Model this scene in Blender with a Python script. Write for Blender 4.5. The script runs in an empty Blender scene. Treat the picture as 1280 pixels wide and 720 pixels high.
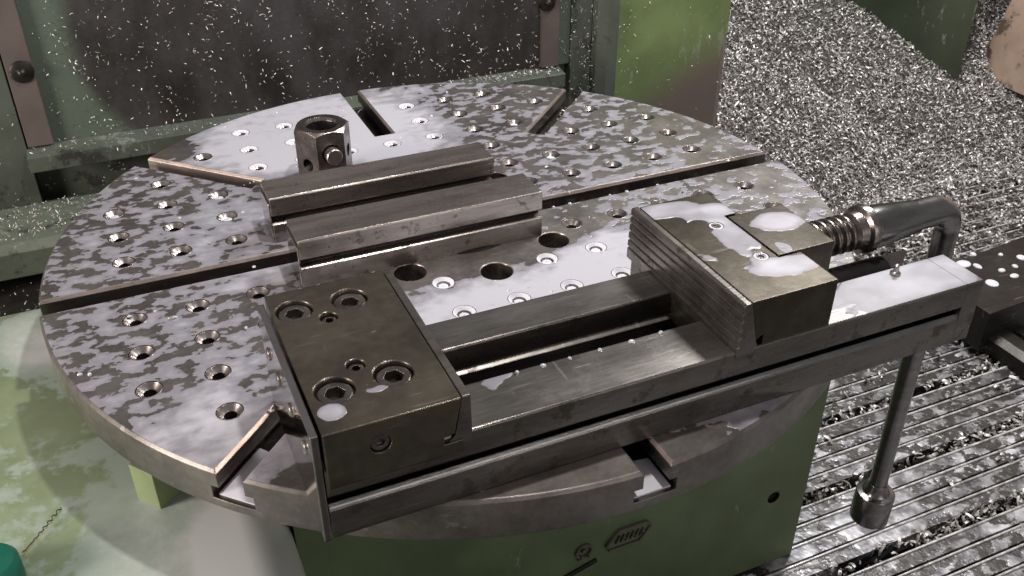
import bpy, bmesh, math, random
import numpy as np
from mathutils import Matrix, Vector, geometry

# every measure below is in table radii; S turns one radius into metres
S = 0.32
random.seed(7); rng = np.random.default_rng(11)
scene = bpy.context.scene
COL = scene.collection

# ------------------------------------------------------------------ camera
cd = bpy.data.cameras.new('camera'); cam = bpy.data.objects.new('camera', cd); COL.objects.link(cam)
R = Matrix(((0.91306124, 0.21933476, -0.3438189), (-0.40781531, 0.49604939, -0.76656485), (0.00241683, 0.84013527, 0.54237154)))
cam.matrix_world = Matrix.Translation(Vector((-0.755474, -2.041218, 1.196101)) * S) @ R.to_4x4()
cd.sensor_width = 36; cd.lens = 33.51; cd.clip_start = 0.02; cd.clip_end = 50
cd.dof.use_dof = True; cd.dof.focus_distance = 0.70; cd.dof.aperture_fstop = 40
scene.camera = cam

# ------------------------------------------------------------------ world and lamps
world = bpy.data.worlds.new('World'); scene.world = world; world.use_nodes = True
bg = world.node_tree.nodes['Background']; bg.inputs[0].default_value = (0.295, 0.285, 0.287, 1); bg.inputs[1].default_value = 0.58

def lamp(name, loc, target, power, size, color, shape='DISK', size_y=None, spread=180):
    l = bpy.data.lights.new(name, 'AREA'); l.energy = power; l.shape = shape; l.size = size; l.color = color
    if size_y: l.size_y = size_y
    l.spread = math.radians(spread)
    o = bpy.data.objects.new(name, l); COL.objects.link(o); o.location = Vector(loc) * S
    d = (Vector(target) - Vector(loc)); o.rotation_euler = d.to_track_quat('-Z', 'Y').to_euler()
    return o
lamp('work_lamp', (0.35, -0.55, 3.0), (0.1, 0.1, 0), 5.0, 0.05, (1.0, 0.94, 0.90))
lamp('hall_lamp', (-5.0, -0.8, 1.15), (-0.3, 0.0, 0), 24, 0.5, (1.0, 0.87, 0.80))
lamp('enclosure_lamp', (2.5, 0.9, 3.0), (2.3, 1.1, -0.8), 16, 0.35, (1.0, 0.98, 0.97))
lamp('front_fill', (1.2, -5.4, 1.2), (0.2, -0.6, -0.1), 4.5, 1.1, (1.0, 0.90, 0.84))  # unseen fill added on the camera side to brighten the front faces

scene.view_settings.view_transform = 'Standard'; scene.view_settings.look = 'None'
scene.view_settings.exposure = 0.30; scene.view_settings.gamma = 1.0
scene.render.engine = 'CYCLES'

# ------------------------------------------------------------------ material helpers
class NT:
    def __init__(s, name):
        s.m = bpy.data.materials.new(name); s.m.use_nodes = True
        s.t = s.m.node_tree; s.t.nodes.clear()
        s.out = s.n('ShaderNodeOutputMaterial'); s.bsdf = s.n('ShaderNodeBsdfPrincipled')
        s.l(s.bsdf.outputs[0], s.out.inputs[0])
        g = s.n('ShaderNodeNewGeometry'); v = s.n('ShaderNodeVectorMath'); v.operation = 'SCALE'
        s.l(g.outputs['Position'], v.inputs[0]); v.inputs['Scale'].default_value = 1 / S
        s.pos = v.outputs[0]
    def n(s, k): return s.t.nodes.new(k)
    def l(s, a, b): s.t.links.new(a, b)
    def put(s, sock, v):
        if hasattr(v, 'is_linked') or isinstance(v, bpy.types.NodeSocket): s.l(v, sock)
        else: sock.default_value = v
    def math(s, op, a, b=0.0, c=0.0, clamp=False):
        x = s.n('ShaderNodeMath'); x.operation = op; x.use_clamp = clamp
        s.put(x.inputs[0], a); s.put(x.inputs[1], b); s.put(x.inputs[2], c); return x.outputs[0]
    def noise(s, scale, detail=3, rough=0.55, vec=None, stretch=None, dist=0.0):
        x = s.n('ShaderNodeTexNoise'); v = vec or s.pos
        if stretch:
            q = s.n('ShaderNodeVectorMath'); q.operation = 'MULTIPLY'; s.l(v, q.inputs[0]); q.inputs[1].default_value = stretch; v = q.outputs[0]
        s.l(v, x.inputs['Vector']); x.inputs['Scale'].default_value = scale; x.inputs['Detail'].default_value = detail
        x.inputs['Roughness'].default_value = rough; x.inputs['Distortion'].default_value = dist
        return x.outputs['Fac']
    def step(s, v, a, b):
        x = s.n('ShaderNodeMapRange'); x.interpolation_type = 'SMOOTHSTEP'; s.put(x.inputs[0], v)
        x.inputs[1].default_value = a; x.inputs[2].default_value = b; return x.outputs[0]
    def mix(s, f, a, b):
        x = s.n('ShaderNodeMix'); x.data_type = 'RGBA'; s.put(x.inputs[0], f); s.put(x.inputs[6], a); s.put(x.inputs[7], b); return x.outputs[2]
    def fmix(s, f, a, b):
        x = s.n('ShaderNodeMix'); x.data_type = 'FLOAT'; s.put(x.inputs[0], f); s.put(x.inputs[2], a); s.put(x.inputs[3], b); return x.outputs[0]
    def blobs(s, lst, base=0.0, start=None):
        """sum of soft ellipses (x, y, rx, ry, weight) that pull the coolant in or out"""
        acc = start if start is not None else base
        for (x, y, rx, ry, w) in lst:
            a = s.n('ShaderNodeVectorMath'); a.operation = 'SUBTRACT'; s.l(s.pos, a.inputs[0]); a.inputs[1].default_value = (x, y, 0)
            b = s.n('ShaderNodeVectorMath'); b.operation = 'MULTIPLY'; s.l(a.outputs[0], b.inputs[0]); b.inputs[1].default_value = (1 / rx, 1 / ry, 0)
            c = s.n('ShaderNodeVectorMath'); c.operation = 'LENGTH'; s.l(b.outputs[0], c.inputs[0])
            f = s.step(c.outputs['Value'], 1.25, 0.55)
            acc = s.math('MULTIPLY_ADD', f, w, acc)
        return acc

def C(r, g, b): return (r, g, b, 1)
COOL = C(0.50, 0.50, 0.56)

def metal(name, col, rough=0.42, metallic=0.85, var=0.35, scale=9, brush=None, bump=0.15, bevel=0.0012, spots=None, cool=None, film=None):
    t = NT(name); b = t.bsdf
    nz = t.noise(scale, 4, 0.6, stretch=brush); nf = t.noise(scale * 9, 3, 0.6, stretch=brush)
    k = t.math('ADD', t.math('MULTIPLY', nz, 0.7), t.math('MULTIPLY', nf, 0.3))
    k = t.step(k, 0.3, 0.7)
    lo = tuple(c * (1 - var) for c in col[:3]) + (1,); hi = tuple(min(1, c * (1 + var)) for c in col[:3]) + (1,)
    c = t.mix(k, lo, hi); r = t.fmix(t.noise(scale * 1.7, 4), rough * 0.65, rough * 1.35); m = metallic
    if spots:   # dark stains and pits
        sp = t.step(t.noise(spots, 4, 0.7), 0.56, 0.66); c = t.mix(t.math('MULTIPLY', sp, 0.55), c, C(0.02, 0.017, 0.014)); r = t.math('MULTIPLY_ADD', sp, 0.15, r)
    sc = t.step(t.noise(70, 2, 0.5, stretch=(0.10, 1.0, 1.0)), 0.64, 0.70); sc2 = t.step(t.noise(60, 2, 0.5, stretch=(1.0, 0.13, 1.0)), 0.68, 0.73)
    rub = t.math('MULTIPLY', t.math('MAXIMUM', sc, sc2), t.step(t.noise(5, 2), 0.45, 0.6)); c = t.mix(t.math('MULTIPLY', rub, 0.30), c, C(0.5, 0.47, 0.44))
    h = t.math('MULTIPLY', nf, bump)
    if cool:
        scale_c, thr, lst, base = cool
        n1 = t.noise(scale_c, 3.2, 0.52, stretch=(0.8, 1.15, 1), dist=0.15)
        f = t.blobs(lst, base, start=t.math('ADD', n1, base)); nzs = t.n('ShaderNodeSeparateXYZ'); gg = t.n('ShaderNodeNewGeometry'); t.l(gg.outputs['True Normal'], nzs.inputs[0])
        mk = t.math('MULTIPLY', t.step(f, thr - 0.012, thr + 0.016), t.step(nzs.outputs[2], 0.85, 0.97))
        th = t.step(f, thr - 0.01, thr + 0.06)
        cc = t.mix(t.step(t.math('MULTIPLY_ADD', t.noise(6, 3), 0.12, f), thr + 0.04, thr + 0.62), C(0.205, 0.202, 0.228), C(0.43, 0.43, 0.475))
        c = t.mix(mk, c, cc); r = t.fmix(mk, r, 0.33); m = t.math('MULTIPLY', t.math('SUBTRACT', 1.0, mk), metallic)
        h = t.fmix(mk, h, t.math('ADD', t.math('MULTIPLY', th, 0.5), 0.25))
    t.put(b.inputs['Base Color'], c); t.put(b.inputs['Roughness'], r); t.put(b.inputs['Metallic'], m)
    bp = t.n('ShaderNodeBump'); bp.inputs['Distance'].default_value = 0.0009; bp.inputs['Strength'].default_value = 0.5; t.l(h, bp.inputs['Height'])
    if bevel:
        bv = t.n('ShaderNodeBevel'); bv.samples = 4; bv.inputs['Radius'].default_value = bevel; t.l(bv.outputs[0], bp.inputs['Normal'])
    t.l(bp.outputs[0], b.inputs['Normal'])
    return t.m

def paint(name, col, rough=0.4, film=0.0, film_scale=3.0, film_list=(), grime=0.0, grime_col=C(0.015, 0.013, 0.012), bump=0.12, chip_reflection=None):
    t = NT(name); b = t.bsdf
    n = t.noise(5, 4, 0.6); c = t.mix(t.step(n, 0.3, 0.7), tuple(x * 0.82 for x in col[:3]) + (1,), tuple(min(1, x * 1.15) for x in col[:3]) + (1,))
    r = t.fmix(t.noise(14, 3), rough * 0.7, rough * 1.3); h = t.math('MULTIPLY', t.noise(30, 3), bump)
    if chip_reflection:  # reflection of the chips painted into the colour, stronger to the lower right
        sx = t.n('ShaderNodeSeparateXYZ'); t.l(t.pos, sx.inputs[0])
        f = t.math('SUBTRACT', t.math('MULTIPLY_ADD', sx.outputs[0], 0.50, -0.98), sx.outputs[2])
        f = t.step(t.math('ADD', f, t.math('MULTIPLY_ADD', t.noise(5, 4), 0.2, -0.1)), -0.06, 0.16); c = t.mix(f, c, chip_reflection)
    if grime:
        g = t.step(t.math('ADD', t.noise(7, 6, 0.7), grime), 1.0, 1.1) ; c = t.mix(t.math('MULTIPLY', g, 0.9), c, grime_col); r = t.math('MULTIPLY_ADD', g, 0.2, r)
    wr = t.step(t.math('MULTIPLY', t.noise(2.2, 3, 0.6), t.noise(24, 5, 0.75, stretch=(1.6, 1.6, 0.45))), 0.335, 0.375)
    c = t.mix(t.math('MULTIPLY', wr, 0.35), c, C(0.30, 0.31, 0.29))
    if film:
        n1 = t.math('ADD', t.math('MULTIPLY', t.noise(film_scale, 6, 0.62, dist=0.4), 0.75), t.math('MULTIPLY', t.noise(film_scale * 7, 5, 0.7), 0.25))
        f = t.blobs(film_list, 0, start=t.math('ADD', n1, film)); mk = t.step(f, 0.495, 0.56)
        c = t.mix(mk, c, C(0.33, 0.40, 0.34)); c = t.mix(t.step(f, 0.55, 0.85), c, C(0.58, 0.60, 0.59)); r = t.fmix(mk, r, 0.3)
    t.put(b.inputs['Base Color'], c); t.put(b.inputs['Roughness'], r)
    bp = t.n('ShaderNodeBump'); bp.inputs['Distance'].default_value = 0.0012; bp.inputs['Strength'].default_value = 0.4; t.l(h, bp.inputs['Height'])
    bv = t.n('ShaderNodeBevel'); bv.samples = 4; bv.inputs['Radius'].default_value = 0.0015; t.l(bv.outputs[0], bp.inputs['Normal']); t.l(bp.outputs[0], b.inputs['Normal'])
    return t.m

def plain(name, col, rough=0.4, metallic=0.0, noise_scale=20):
    t = NT(name); n = t.noise(noise_scale, 3)
    t.put(t.bsdf.inputs['Base Color'], t.mix(n, tuple(c * 0.75 for c in col[:3]) + (1,), tuple(min(1, c * 1.2) for c in col[:3]) + (1,)))
    t.put(t.bsdf.inputs['Roughness'], t.fmix(n, rough * 0.8, rough * 1.2)); t.bsdf.inputs['Metallic'].default_value = metallic
    return t.m

# coolant puddles on the table top: (x, y, rx, ry, weight)
TABLE_COOL = [(-0.22, 0.76, 0.33, 0.30, 0.50), (0.04, 0.62, 0.18, 0.24, 0.35), (-0.45, 0.62, 0.16, 0.14, 0.22), (-0.62, 0.74, 0.11, 0.09, -0.20), (-0.15, 0.50, 0.3, 0.1, 0.3),
    (-0.52, 0.20, 0.16, 0.18, 0.10), (-0.55, -0.05, 0.12, 0.07, 0.14), (-0.72, -0.64, 0.16, 0.17, 0.26), (-0.62, -0.50, 0.14, 0.16, 0.16), (-0.56, -0.47, 0.10, 0.08, -0.16), (-0.62, 0.0, 0.4, 0.5, 0.015), (0.45, 0.5, 0.45, 0.35, -0.025),
    (-0.02, -0.44, 0.34, 0.155, 0.55), (0.28, -0.33, 0.16, 0.16, 0.50), (0.02, -0.19, 0.30, 0.065, -0.55), (0.25, -0.10, 0.12, 0.10, -0.12), (-0.18, -0.22, 0.10, 0.04, -0.20),
    (0.55, -0.21, 0.15, 0.10, 0.14), (-0.52, -0.82, 0.14, 0.12, -0.40), (-0.15, -0.98, 0.30, 0.07, -0.45), (0.30, -0.93, 0.14, 0.08, 0.10), (0.15, 0.9, 0.12, 0.06, 0.16),
    (0.75, -0.42, 0.15, 0.14, -0.08), (0.85, 0.1, 0.12, 0.4, -0.09), (0.6, 0.72, 0.25, 0.12, -0.05)]
M = {}
M['table'] = metal('table_steel', C(0.19, 0.176, 0.165), 0.38, 0.75, scale=7, cool=(25, 0.50, TABLE_COOL, 0.006))
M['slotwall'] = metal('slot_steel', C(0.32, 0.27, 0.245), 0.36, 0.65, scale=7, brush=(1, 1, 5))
M['slotshade'] = metal('shaded_slot_steel', C(0.11, 0.10, 0.092), 0.3, 0.85, scale=7, brush=(1, 1, 5))  # darker copy of the slot steel; shade inside the slots put into the colour
M['steel'] = metal('vise_steel', C(0.19, 0.175, 0.16), 0.28, 0.9, scale=6, brush=(0.5, 3, 3), spots=22)
M['oiled'] = metal('oiled_steel', C(0.115, 0.105, 0.085), 0.28, 0.85, scale=5, spots=30)
M['jawtop'] = metal('jaw_steel', C(0.098, 0.086, 0.066), 0.27, 0.85, scale=5, cool=(9, 0.62, [(0.285, -0.60, 0.05, 0.05, 0.0), (0.335, -0.62, 0.075, 0.045, 0.40), (0.27, -0.565, 0.07, 0.035, 0.35), (0.355, -0.60, 0.03, 0.03, 0.2),
    (0.325, -0.73, 0.04, 0.10, 0.30), (0.365, -0.845, 0.085, 0.035, 0.40), (0.29, -0.65, 0.025, 0.025, -0.5)], -0.05))
M['nuttop'] = metal('nut_block_steel', C(0.098, 0.088, 0.070), 0.28, 0.85, scale=5, cool=(9, 0.62, [(0.445, -0.695, 0.055, 0.04, 0.45), (0.39, -0.79, 0.02, 0.03, 0.4)], -0.05))
M['fixedtop'] = metal('fixed_jaw_steel', C(0.145, 0.128, 0.100), 0.26, 0.85, scale=5, cool=(11, 0.63, [(-0.545, -0.885, 0.024, 0.024, 0.42), (-0.460, -0.848, 0.035, 0.022, 0.36)], -0.10))
M['bed'] = metal('bed_steel', C(0.18, 0.168, 0.155), 0.28, 0.9, scale=5, brush=(0.5, 3, 3), spots=16, cool=(9, 0.62, [(0.66, -0.865, 0.25, 0.075, 0.52)], -0.12))
M['block'] = metal('ground_steel', C(0.36, 0.325, 0.30), 0.27, 0.9, scale=5, brush=(0.4, 4, 4), spots=26)
M['polish'] = metal('polished_steel', C(0.42, 0.40, 0.385), 0.10, 1.0, var=0.15, scale=8, bump=0.03)
M['bright'] = metal('bright_steel', C(0.36, 0.325, 0.305), 0.30, 0.95, scale=20, bevel=0.0004)
M['screw'] = metal('screw_steel', C(0.20, 0.18, 0.165), 0.28, 0.95, scale=20, bevel=0.0005)
M['dark'] = plain('recess_shade', C(0.012, 0.011, 0.010), 0.35)  # near-black colour standing for the shade in grooves, holes and recesses
M['groove'] = metal('groove_steel', C(0.035, 0.033, 0.030), 0.4, 0.7, scale=10)
M['rod'] = metal('handle_steel', C(0.25, 0.245, 0.24), 0.2, 1.0, scale=10, brush=(1, 1, 6), var=0.25)
M['coolant'] = plain('milky_coolant', C(0.66, 0.66, 0.72), 0.2)
t = NT('coolant_bead'); t.bsdf.inputs['Base Color'].default_value = C(0.5, 0.5, 0.55); t.bsdf.inputs['Roughness'].default_value = 0.08; t.bsdf.inputs['Coat Weight'].default_value = 0.6; M['bead'] = t.m
M['green'] = paint('base_green', C(0.092, 0.128, 0.066), 0.42, film=-0.30, film_scale=4, film_list=[(-0.3, -0.6, 0.25, 0.3, 0.04)])
M['lightgreen'] = paint('casting_green', C(0.22, 0.275, 0.165), 0.36, film=0.02, film_scale=3.2, film_list=[(-0.69, -0.66, 0.11, 0.2, 0.45), (-0.83, -0.5, 0.22, 0.5, 0.07), (-1.05, 0.32, 0.12, 0.2, 0.25), (-1.15, 0.0, 0.25, 0.35, -0.03), (-1.05, -0.40, 0.10, 0.14, -0.08)])
M['lug'] = paint('lug_green', C(0.19, 0.24, 0.12), 0.4)
M['panelgreen'] = paint('guard_green', C(0.070, 0.083, 0.066), 0.45, grime=0.46)
M['column'] = paint('column_green', C(0.135, 0.185, 0.075), 0.33, chip_reflection=C(0.125, 0.10, 0.088))  # brownish tone stands for the chips mirrored in the paint
M['casting'] = paint('far_casting_green', C(0.026, 0.036, 0.020), 0.4)
M['tan'] = paint('rusty_cream_paint', C(0.36, 0.27, 0.21), 0.5, grime=0.47, grime_col=C(0.05, 0.035, 0.025))
M['grey'] = paint('casting_grey', C(0.17, 0.15, 0.135), 0.45)
M['teal'] = plain('teal_plastic', C(0.005, 0.10, 0.065), 0.35)
M['strap'] = paint('strap_steel', C(0.10, 0.082, 0.075), 0.42)

# chip metal: bright bare curls, each a little different
t = NT('chip_metal'); 
oi = t.noise(60, 2); t.put(t.bsdf.inputs['Base Color'], t.mix(t.step(oi, 0.35, 0.65), C(0.30, 0.285, 0.275), C(0.62, 0.60, 0.58)))
t.bsdf.inputs['Metallic'].default_value = 0.6; t.put(t.bsdf.inputs['Roughness'], t.fmix(t.noise(90, 2), 0.38, 0.66)); M['chip'] = t.m
M['heapbase'] = plain('heap_shade', C(0.05, 0.047, 0.045), 0.6, 0.4, 50)

# dark oily splash panel
t = NT('splash_panel'); n = t.noise(2.2, 5, 0.65); n2 = t.noise(5, 5, 0.65, stretch=(1.2, 1, 0.7))
f = t.blobs([], 0, start=0.0)
sx = t.n('ShaderNodeSeparateXYZ'); t.l(t.pos, sx.inputs[0])
e1 = t.math('MULTIPLY_ADD', sx.outputs[0], 3.6, 3.30, clamp=True); e2 = t.math('MULTIPLY_ADD', sx.outputs[0], -5.0, 5.0, clamp=True)
corner = t.math('MULTIPLY_ADD', t.math('ADD', t.math('MULTIPLY', sx.outputs[2], 1.4), sx.outputs[0]), 3.2, 3.35, clamp=True)
mn = t.math('MULTIPLY', t.math('MULTIPLY', e1, e2), corner)
mk = t.step(t.math('MULTIPLY_ADD', n, 0.25, mn), 0.30, 0.60)
dark = t.mix(t.step(n2, 0.35, 0.7), C(0.020, 0.018, 0.017), C(0.046, 0.044, 0.045))
t.put(t.bsdf.inputs['Base Color'], t.mix(mk, C(0.085, 0.11, 0.085), dark))
t.put(t.bsdf.inputs['Roughness'], t.fmix(n2, 0.3, 0.55)); 
bp = t.n('ShaderNodeBump'); bp.inputs['Distance'].default_value = 0.001; bp.inputs['Strength'].default_value = 0.5; t.l(t.noise(40, 4, 0.7), bp.inputs['Height']); t.l(bp.outputs[0], t.bsdf.inputs['Normal'])
M['panel'] = t.m

# wet slats of the bed: soft milky pools and many small drops
t = NT('wet_slats'); sx = t.n('ShaderNodeSeparateXYZ'); t.l(t.pos, sx.inputs[0])
fade = t.math('MULTIPLY_ADD', sx.outputs[1], -0.07, -0.035)
big_ = t.step(t.math('ADD', t.noise(5, 3, 0.5, stretch=(0.7, 1.2, 1)), fade), 0.46, 0.58)
sm = t.step(t.math('ADD', t.noise(24, 3, 0.5, stretch=(0.7, 1.0, 1)), fade), 0.47, 0.56)
tiny = t.step(t.noise(60, 2, 0.5), 0.60, 0.66)
mk = t.math('MAXIMUM', t.math('MULTIPLY', sm, t.math('MULTIPLY_ADD', big_, 0.55, 0.45)), t.math('MULTIPLY', tiny, 0.8))
mk = t.math('MAXIMUM', mk, t.math('MULTIPLY', t.step(t.math('ADD', t.noise(3.6, 2, 0.4), fade), 0.57, 0.62), 0.85))
base = t.mix(t.noise(30, 3), C(0.035, 0.033, 0.032), C(0.105, 0.10, 0.096))
wt = t.mix(t.step(t.noise(18, 2), 0.35, 0.65), C(0.15, 0.15, 0.165), C(0.55, 0.55, 0.58))
t.put(t.bsdf.inputs['Base Color'], t.mix(mk, base, wt))
t.put(t.bsdf.inputs['Metallic'], t.math('MULTIPLY', t.math('SUBTRACT', 1.0, mk), 0.75)); t.put(t.bsdf.inputs['Roughness'], t.fmix(mk, 0.40, 0.30))
bp = t.n('ShaderNodeBump'); bp.inputs['Distance'].default_value = 0.002; bp.inputs['Strength'].default_value = 0.5; t.l(t.math('ADD', t.math('MULTIPLY', mk, 0.6), t.noise(26, 2)), bp.inputs['Height']); t.l(bp.outputs[0], t.bsdf.inputs['Normal'])
M['slat'] = t.m
M['rib'] = metal('rib_steel', C(0.52, 0.51, 0.50), 0.28, 0.3, scale=30, var=0.6)

# ------------------------------------------------------------------ mesh helpers
WORLD = {}
class MB:
    def __init__(s): s.v = []; s.f = []; s.mi = []; s.sm = []; s.cur = 0
    def add(s, vs, fs, smooth=False):
        o = len(s.v); s.v += [tuple(map(float, v)) for v in vs]; s.f += [tuple(i + o for i in f) for f in fs]; s.mi += [s.cur] * len(fs); s.sm += [smooth] * len(fs); return s
    def box(s, x0, x1, y0, y1, z0, z1):
        return s.add([(x, y, z) for z in (z0, z1) for y in (y0, y1) for x in (x0, x1)], [(0, 2, 3, 1), (4, 5, 7, 6), (0, 1, 5, 4), (2, 6, 7, 3), (0, 4, 6, 2), (1, 3, 7, 5)])
    def prism(s, pts, axis, a, b, smooth=False):
        """closed outline pts (two coords), swept along axis from a to b"""
        area = sum(pts[i][0] * pts[(i + 1) % len(pts)][1] - pts[(i + 1) % len(pts)][0] * pts[i][1] for i in range(len(pts)))
        if area < 0: pts = pts[::-1]
        def P(p, t): return (t, p[0], p[1]) if axis == 'x' else ((p[0], t, p[1]) if axis == 'y' else (p[0], p[1], t))
        n = len(pts); vs = [P(p, a) for p in pts] + [P(p, b) for p in pts]
        flip = axis == 'y'
        fs = [tuple(range(n))[::-1], tuple(range(n, 2 * n))] + [(i, (i + 1) % n, n + (i + 1) % n, n + i) for i in range(n)]
        if flip: fs = [f[::-1] for f in fs]
        return s.add(vs, fs, smooth)
    def lathe(s, prof, c=(0, 0, 0), axis='z', n=24, caps=True, ang0=0.0, smooth=True):
        """prof = [(radius, height)] revolved about axis through c"""
        vs = []; fs = []
        for (r, h) in prof:
            for i in range(n):
                a = ang0 + 2 * math.pi * i / n; u, w = r * math.cos(a), r * math.sin(a)
                vs.append({'z': (c[0] + u, c[1] + w, c[2] + h), 'x': (c[0] + h, c[1] + u, c[2] + w), 'y': (c[0] + w, c[1] + h, c[2] + u)}[axis])
        for k in range(len(prof) - 1):
            for i in range(n):
                j = (i + 1) % n; fs.append((k * n + i, k * n + j, (k + 1) * n + j, (k + 1) * n + i))
        s.add(vs, fs, smooth)
        if caps:
            o = len(s.v) - len(vs); m = (len(prof) - 1) * n
            s.f += [tuple(o + i for i in range(n))[::-1], tuple(o + m + i for i in range(n))]; s.mi += [s.cur] * 2; s.sm += [False] * 2
        return s
    def tube(s, path, r, n=14, smooth=True):
        P = [Vector(p) for p in path]; rs = r if isinstance(r, (list, tuple)) else [r] * len(P); vs = []; fs = []
        up = Vector((0.13, 0.97, 0.2)).normalized()
        for i, p in enumerate(P):
            d = (P[min(i + 1, len(P) - 1)] - P[max(i - 1, 0)]).normalized(); a = (up - d * up.dot(d)).normalized(); b = d.cross(a); up = a
            for k in range(n):
                t_ = 2 * math.pi * k / n; vs.append(p + (a * math.cos(t_) + b * math.sin(t_)) * rs[i])
        for i in range(len(P) - 1):
            for k in range(n):
                j = (k + 1) % n; fs.append((i * n + k, i * n + j, (i + 1) * n + j, (i + 1) * n + k))
        s.add(vs, fs, smooth); o = len(s.v) - len(vs); m = (len(P) - 1) * n
        s.f += [tuple(o + i for i in range(n))[::-1], tuple(o + m + i for i in range(n))]; s.mi += [s.cur] * 2; s.sm += [False] * 2
        return s
    def sweep(s, pts, z0, z1): return s.prism(pts, 'z', z0, z1)
    def build(s, name, mats, parent=None, origin=None):
        if not isinstance(mats, (list, tuple)): mats = [mats]
        A = np.array(s.v); c = np.array(origin) if origin is not None else (A.min(0) + A.max(0)) / 2
        if origin is None: c[2] = A.min(0)[2]
        me = bpy.data.meshes.new(name); me.from_pydata([tuple((np.array(v) - c) * S) for v in s.v], [], s.f)
        for m in mats: me.materials.append(m)
        me.polygons.foreach_set('material_index', s.mi); me.polygons.foreach_set('use_smooth', s.sm)
        bm = bmesh.new(); bm.from_mesh(me); bmesh.ops.recalc_face_normals(bm, faces=bm.faces); bm.to_mesh(me); bm.free()
        me.update()
        if any(s.sm): me.set_sharp_from_angle(angle=math.radians(38))
        o = bpy.data.objects.new(name, me); COL.objects.link(o); place(o, c, parent); return o
def place(o, c, parent=None):
    c = np.array(c, float); WORLD[o.name] = c
    if parent is not None:
        o.parent = parent; c = c - WORLD[parent.name]
    o.location = Vector(c) * S
def thing(name, loc, label, cat, group=None):
    o = bpy.data.objects.new(name, None); o.empty_display_size = 0.02; COL.objects.link(o); place(o, loc); tag(o, label, cat, group); return o
def tag(o, label=None, cat=None, group=None, kind=None):
    if label: o['label'] = label
    if cat: o['category'] = cat
    if group: o['group'] = group
    if kind: o['kind'] = kind
    return o
def cut(o, cutters, keep=False, op='DIFFERENCE'):
    """subtract each cutter from o and bake the result"""
    for c in cutters:
        md = o.modifiers.new('cut', 'BOOLEAN'); md.operation = op; md.object = c; md.solver = 'EXACT'
        try: md.material_mode = 'TRANSFER'
        except Exception: pass
        bpy.context.view_layer.update()
        dg = bpy.context.evaluated_depsgraph_get(); me = bpy.data.meshes.new_from_object(o.evaluated_get(dg)); 
        old = o.data; o.modifiers.clear(); me.name = o.name; o.data = me; bpy.data.meshes.remove(old)
        if not keep: bpy.data.objects.remove(c)
    for p in o.data.polygons: p.use_smooth = False
    return o
def flat_smooth(o, deg=35):
    me = o.data; me.polygons.foreach_set('use_smooth', [True] * len(me.polygons)); me.set_sharp_from_angle(angle=math.radians(deg))

def hexring(mb, cx, cy, z, R_, rh, depth, axis='z', n=24, chamfer=0.0):
    """cap screw head seen from above: round rim with a hexagon socket"""
    def T(u, v, w): return {'z': (cx + u, cy + v, z + w), 'y': (cx + u, z - w, cy + v)}[axis]
    ch = chamfer or R_ * 0.1
    ring = lambda r, w: [T(r * math.cos(2 * math.pi * i / n), r * math.sin(2 * math.pi * i / n), w) for i in range(n)]
    hexp = []
    for i in range(n):
        a = 2 * math.pi * i / n; sec = (a % (math.pi / 3)) - math.pi / 6; hexp.append((rh * math.cos(math.pi / 6) / math.cos(sec), a))
    h0 = [T(r * math.cos(a), r * math.sin(a), 0) for r, a in hexp]; h1 = [T(r * math.cos(a), r * math.sin(a), -depth) for r, a in hexp]
    L = [ring(R_, -depth * 1.3), ring(R_, -ch), ring(R_ - ch, 0), h0, h1]
    vs = sum(L, []); fs = []
    for k in range(4):
        for i in range(n):
            j = (i + 1) % n; fs.append((k * n + i, k * n + j, (k + 1) * n + j, (k + 1) * n + i))
    mb.add(vs, fs); o = len(mb.v) - len(vs); mb.f += [tuple(o + 4 * n + i for i in range(n))]; mb.mi += [mb.cur]; mb.sm += [False]

def noisef(x, y, s=1.0):
    return (np.sin(x * 3.1 * s + 1.3) * np.cos(y * 2.7 * s + 0.4) + 0.5 * np.sin(x * 7.3 * s + y * 5.9 * s) + 0.3 * np.sin(x * 13.1 * s - y * 11.7 * s + 2)) / 1.8

# ------------------------------------------------------------------ chips (loose, uncountable swarf)
def chips(P, N=None, L=(0.02, 0.045), W=(0.006, 0.011), curl=(0.6, 2.6), tilt=1.0, seg=3):
    """curled slivers at points P; N normals; tilt 1 = any direction, 0 = lying flat"""
    n = len(P); P = np.asarray(P, float); N = np.tile([0, 0, 1.0], (n, 1)) if N is None else np.asarray(N, float)
    l = rng.uniform(*L, n) * rng.uniform(0.6, 1.0, n); w = rng.uniform(*W, n); cu = rng.uniform(*curl, n); tw = rng.uniform(-0.8, 0.8, n)
    rnd = rng.normal(size=(n, 3)); nn = N * (1.0 - tilt) + rnd / np.linalg.norm(rnd, axis=1)[:, None] * tilt; nn /= np.linalg.norm(nn, axis=1)[:, None]
    r2 = rng.normal(size=(n, 3)); a = np.cross(nn, r2); a /= np.linalg.norm(a, axis=1)[:, None]; b = np.cross(nn, a)
    V = []
    for k in range(seg + 1):
        t_ = k / seg - 0.5; ang = cu * t_; R_ = l / cu
        x = R_ * np.sin(ang); z = R_ * (np.cos(ang) - np.cos(cu / 2)); wk = w * (0.55 + 0.45 * math.cos(t_ * 2.6))
        dirv = b * np.cos(tw * t_)[:, None] + nn * np.sin(tw * t_)[:, None]
        c = P + a * x[:, None] + nn * z[:, None]
        V.append(c - dirv * wk[:, None] / 2); V.append(c + dirv * wk[:, None] / 2)
    V = np.stack(V, 1)              # n, 2(seg+1), 3
    m = 2 * (seg + 1); base = (np.arange(n) * m)[:, None, None]
    q = np.array([[2 * k, 2 * k + 1, 2 * k + 3, 2 * k + 2] for k in range(seg)])[None]
    F = (base + q).reshape(-1, 4)
    return V.reshape(-1, 3), F
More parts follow.
